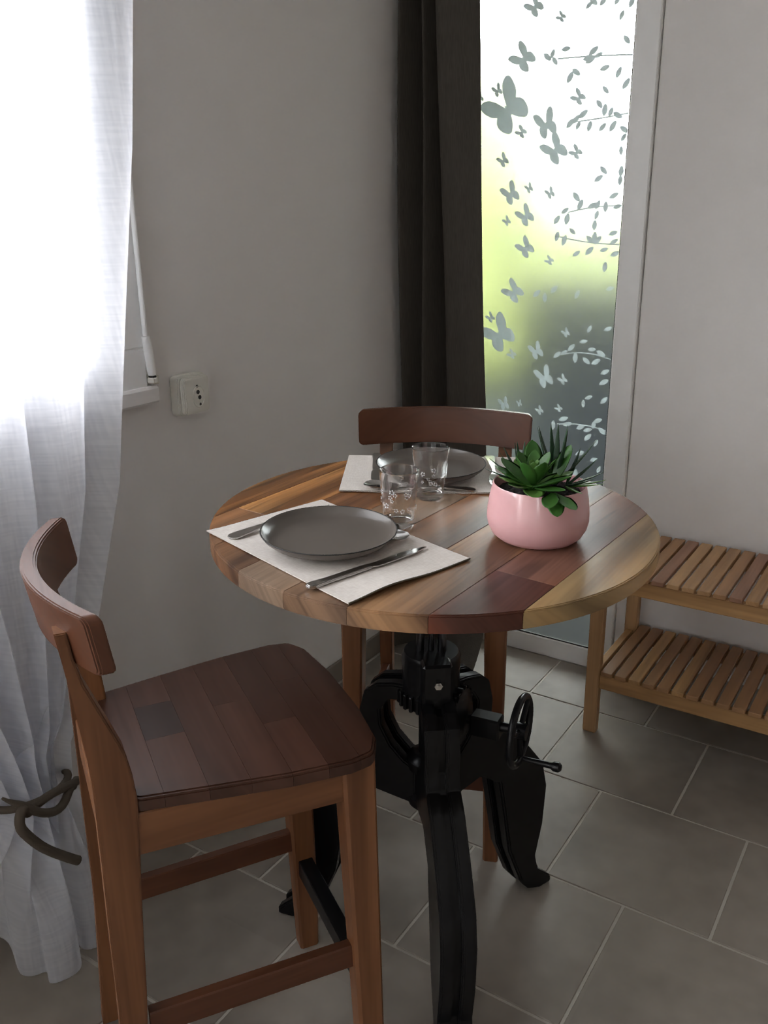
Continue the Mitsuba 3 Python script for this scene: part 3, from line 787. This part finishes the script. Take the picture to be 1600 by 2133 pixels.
def knife(name, label, M, L=.215):
    t = thing(name, label, 'knife')
    part(t + '__handle', flatware(outline([(0, .004), (.003, .0068), (.02, .0078), (.06, .0066), (.10, .0062), (.106, .006)]), .0052, lambda x, y: 0 * x), 'mat_steel', 35, M=M)
    b = sg.Polygon(np.r_[[(.104, .0058)], spline([(.110, .0062), (.15, .0072), (.19, .0066), (L, 0)], 30), [(.19, -.0062), (.15, -.0082), (.115, -.0082), (.110, -.0055), (.104, -.005)]]).buffer(0)
    part(t + '__blade', move(prism(b, .0018, .0006), trimesh.transformations.translation_matrix([0, 0, .0017])), 'mat_steel', 35, M=M)


def fork(name, label, M):
    t = thing(name, label, 'fork')
    arch = lambda x, y: .006 * np.sin(np.clip(x / .20, 0, 1) * np.pi) * (x < .14) + np.where(x >= .14, .006 * np.sin(.7 * np.pi) - .004 * np.sin(np.clip((x - .14) / .06, 0, 1) * np.pi) + 0, 0)
    part(t + '__handle', flatware(outline([(0, .003), (.003, .0085), (.018, .0105), (.05, .007), (.09, .0042), (.125, .0036), (.138, .0075), (.148, .0115), (.156, .0120), (.157, .0118)]), .0024, arch), 'mat_steel', 35, M=M)
    for k in (-1.5, -.5, .5, 1.5):
        tine = sg.Polygon([(.154, k * .0062 - .0024), (.154, k * .0062 + .0024), (.19, k * .0058 + .0017), (.198, k * .0058 + .0005), (.198, k * .0058 - .0005), (.19, k * .0058 - .0017)])
        part(t + '__tine', flatware(tine, .0022, arch), 'mat_steel', 35, M=M)


def spoon(name, label, M):
    t = thing(name, label, 'spoon')
    rise = lambda x, y: .004 * np.sin(np.clip(x / .14, 0, 1) * np.pi)
    part(t + '__handle', flatware(outline([(0, .003), (.003, .0075), (.018, .0095), (.05, .006), (.09, .0038), (.128, .0036), (.134, .004)]), .0024, rise), 'mat_steel', 35, M=M)
    bowl = flatware(outline([(.130, .0036), (.140, .0105), (.156, .0178), (.172, .0195), (.186, .0165), (.194, .008), (.196, .001)]), .0018,
                    lambda x, y: .0075 * (((x - .163) / .034) ** 2 + (y / .02) ** 2) - .0005)
    part(t + '__bowl', bowl, 'mat_steel', 40, M=M)


v1 = 90
near = lambda u, v, rz, z=.0042: M1 @ place(u, v, z - .0006, rz)
far = lambda u, v, rz, z=.0042: M2 @ place(u, v, z - .0006, rz)
knife('table_knife', 'steel knife on the near placemat, right of the near plate', near(.272, -.012, 89, .0032))
fork('fork', 'steel fork left of the near plate, its handle end showing', near(.052, .008, 90, .0032))
spoon('spoon', 'steel spoon lying across the near placemat behind the plate, its bowl beside the glass', near(.045, .197, -1.5, .0030))
knife('table_knife', 'steel knife on the far placemat, left of the far plate', far(.055, .222, -88, .0032))
fork('fork', 'steel fork on the far placemat, its tines beside the succulent pot', far(.276, .224, -90, .0032))
spoon('spoon', 'steel spoon on the far placemat in front of the far plate, only its handle showing', far(.238, .010, 178, .0034))

# tumblers
def tumbler(x, y, rb, rt, h, label, seed):
    t = thing('tumbler', label, 'glass')
    w = .0021
    f = lambda z: rb + (rt - rb) * (z / h) ** .85
    zs = np.linspace(.012, h, 14)
    prof = [(0, .0012), (rb - .005, .0008), (rb - .003, 0), (rb - .001, .0012), (f(.004), .004)] + [(f(z), z) for z in zs[:-1]] + [(f(h), h - .001), (f(h) - w / 2, h), (f(h) - w, h - .001)] + [(f(z) - w, z) for z in zs[:-1][::-1]] + [(f(.012) - .006, .0105), (0, .0100)]
    part(t + '__body', lathe(prof, 72), 'mat_clear_glass', 30, M=on_table(x, y, .0002))
    r = np.random.default_rng(seed)
    petals = []
    for k in range(17):
        a, z = r.uniform(0, 2 * math.pi), r.uniform(.34, .70) * h
        if k % 2: a = math.radians(-70) + r.normal() * .55
        R = f(z) + .00035
        s = r.uniform(.0018, .0032)
        for j in range(5):
            b = j * 2 * math.pi / 5 + k
            da, dz = s * math.cos(b), s * math.sin(b)
            pts = []
            for c in np.arange(8) * math.pi / 4:
                p, q = da + .42 * s * math.cos(c), dz + .42 * s * math.sin(c)
                aa = a + p / R
                pts += [((R + e) * math.cos(aa), (R + e) * math.sin(aa), z + q) for e in (0, .0003)]
            petals.append(trimesh.convex.convex_hull(np.array(pts)))
    part(t + '__flower_etching', cat(*petals), 'mat_etched', False, M=on_table(x, y, .0002), label='white etched flowers')


tumbler(-.026, -.060, .0250, .0305, .091, 'clear tumbler with white etched flowers, nearer of two, beside the near plate', 5)
tumbler(-.052, .081, .0235, .0320, .0895, 'clear tumbler with white etched flowers, farther of two, before the far plate', 11)

# pink pot with succulents
pot = thing('potted_succulents', 'round glossy pink pot of green succulents on the right of the table', 'potted plant')
PX, PY = .175, .013
PMx = on_table(PX, PY, .0004)
potp = [(0, .003), (.050, .003), (.053, 0), (.060, .002), (.068, .009), (.0738, .020), (.0762, .031), (.0757, .045), (.0735, .062), (.0705, .077), (.0690, .0845), (.0680, .0860), (.0668, .0845), (.0690, .070), (.071, .05), (.070, .03), (.06, .014), (0, .010)]
part(pot + '__pot', lathe(spline(potp, 140) if False else potp, 96), 'mat_pink', 45, M=PMx, label='glossy pale pink pot')
soil = trimesh.creation.icosphere(subdivisions=4)
soil.apply_scale([.0672, .0672, .012])
sv = np.array(soil.vertices)
sv[:, 2] += .066 + rng.normal(size=len(sv)) * .0012
part(pot + '__soil', trimesh.Trimesh(sv, soil.faces, process=False), 'mat_soil', False, M=PMx, label='dark soil')


def leaf(L, w, th, curl, tip, cup):
    """A thick leaf along +x from the origin: w its greatest width, curl its upward bend, tip the sharpness, cup its hollow."""
    nu, nv = 15, 8
    s = np.linspace(0, 1, nu)
    half = w / 2 * (np.minimum(1, .35 + 1.5 * s) * (1 - s ** tip) ** .75)
    half[-1] = .0002
    rows = []
    for u, q in zip(s, half):
        a = np.arange(nv) * 2 * np.pi / nv
        y = q * np.cos(a)
        z = (th * (1 - u * .7) * (q / (w / 2)) ** .5) * np.sin(a) * .5 + cup * (y / (w / 2)) ** 2 + curl * u ** 2
        rows.append(np.c_[np.full(nv, u * L), y, z])
    v = np.vstack(rows)
    f = []
    for i in range(nu - 1):
        for k in range(nv):
            a, b, c, d = i * nv + k, i * nv + (k + 1) % nv, (i + 1) * nv + (k + 1) % nv, (i + 1) * nv + k
            f += [[a, b, c], [a, c, d]]
    v = np.vstack([v, [[0, 0, 0], v[-nv:].mean(0)]])
    n = nu * nv
    for k in range(nv): f += [[n, (k + 1) % nv, k], [n + 1, n - nv + k, n - nv + (k + 1) % nv]]
    m = trimesh.Trimesh(v, f, process=False)
    m.fix_normals()
    return m


LEAVES = {}


def add_leaf(kind, M, mat):
    if (kind, mat) not in LEAVES:
        m = {'broad': leaf(.063, .0310, .0050, .012, 5.0, .005), 'mid': leaf(.052, .0260, .0048, .008, 5.0, .0045), 'small': leaf(.032, .017, .0045, .005, 4.0, .003),
             'spike': leaf(.092, .0125, .0055, .008, 1.6, .002), 'short_spike': leaf(.060, .0100, .0050, .006, 1.6, .0015)}[kind]
        LEAVES[kind, mat] = mikit.ply(m, mat, smooth=True)
    scene[numbered(pot + '__leaf')] = {**LEAVES[kind, mat], 'to_world': T(M)}


def leaf_at(x, y, z, az, el, roll=0):
    return PMx @ place(x, y, z, az) @ rotm(math.radians(-el), [0, 1, 0]) @ rotm(math.radians(roll), [1, 0, 0])


# the camera lies towards azimuth about -57 deg from the pot
r = np.random.default_rng(3)
for k in range(11):    # rosette in front
    add_leaf('broad', leaf_at(.002, -.032, .088, -57 + 32.7 * k + r.uniform(-6, 6), 14 + r.uniform(-8, 8) - (16 if k in (0, 1, 10) else 0)), 'mat_leaf' if k % 3 else 'mat_leaf_pale')
for k in range(7): add_leaf('mid', leaf_at(.002, -.030, .092, -40 + 51 * k, 46 + r.uniform(-5, 5)), 'mat_leaf')
for k in range(5): add_leaf('small', leaf_at(.002, -.030, .096, 72 * k, 68), 'mat_leaf_pale')
add_leaf('broad', leaf_at(-.004, -.010, .088, 128, 52), 'mat_leaf')
add_leaf('broad', leaf_at(.020, -.004, .088, 60, 50), 'mat_leaf')
for az, el in ((115, 80), (50, 76), (160, 60), (20, 48), (140, 70), (200, 66), (-20, 74)): add_leaf('spike', leaf_at(.018, .014, .080, az, el), 'mat_leaf_dark')
for az, el in ((190, 24), (165, 44), (215, 14), (140, 62), (180, 70), (110, 66), (225, 46)): add_leaf('short_spike', leaf_at(-.030, .002, .082, az, el), 'mat_leaf_dark')
for az, el in ((20, 20), (45, 34), (0, 8), (70, 58), (-20, 20), (-45, 2), (32, 4)): add_leaf('short_spike', leaf_at(.036, .012, .083, az, el), 'mat_leaf_dark' if el > 15 else 'mat_leaf_pale')
for az, el in ((-30, -18), (-60, -28), (-75, -14)): add_leaf('mid', leaf_at(.040, -.044, .088, az, el), 'mat_leaf')

# ------------------------------------------------------------------ slatted rack
rack = thing('slatted_rack', 'low two-tier slatted wooden rack against the wall on the right', 'rack')
RX0, RX1, RY0, RY1 = -.695, .085, 2.030, 2.362
RW = 'mat_rack_wood'
for x in (RX0, RX1 - .036):
    for y in (RY0, RY1 - .026): part(rack + '__leg', cbox(x, x + .036, y, y + .026, 0, .452, .003), RW, 20, uv=woodmap(1, 2, x + y))
for z0, z1, nm in ((.428, .468, 0), (.146, .186, 1)):
    for y in (RY0 + .003, RY1 - .023): part(rack + '__rail', cbox(RX0 + .036, RX1 - .036, y, y + .020, z0 - .010, z1 - .010, .002), RW, 20, uv=woodmap(0, 0, y + z0))
    for x in (RX0 + .006, RX1 - .026): part(rack + '__end_rail', cbox(x, x + .020, RY0 + .026, RY1 - .026, z0 - .010, z1 - .010, .002), RW, 20, uv=woodmap(0, 1, x + z0))
r = np.random.default_rng(12)
for zt, x0 in ((.4585, RX0 + .002), (.1765, RX0 + .040)):
    x, i = x0, 0
    while x + .030 < RX1 - (.0 if zt > .3 else .036):
        tone = int(r.choice([1, 1, 0, 2, 1, 2])) if zt > .3 else int(r.choice([2, 2, 0, 2]))
        if zt > .3 and i in (4, 9): tone = 3
        part(rack + '__slat', cbox(x, x + .0296, RY0 - .002, RY1 - .002, zt, zt + .012, .0015), RW, 20, uv=woodmap(tone, 1, x * 3 + zt))
        x += .0366
        i += 1
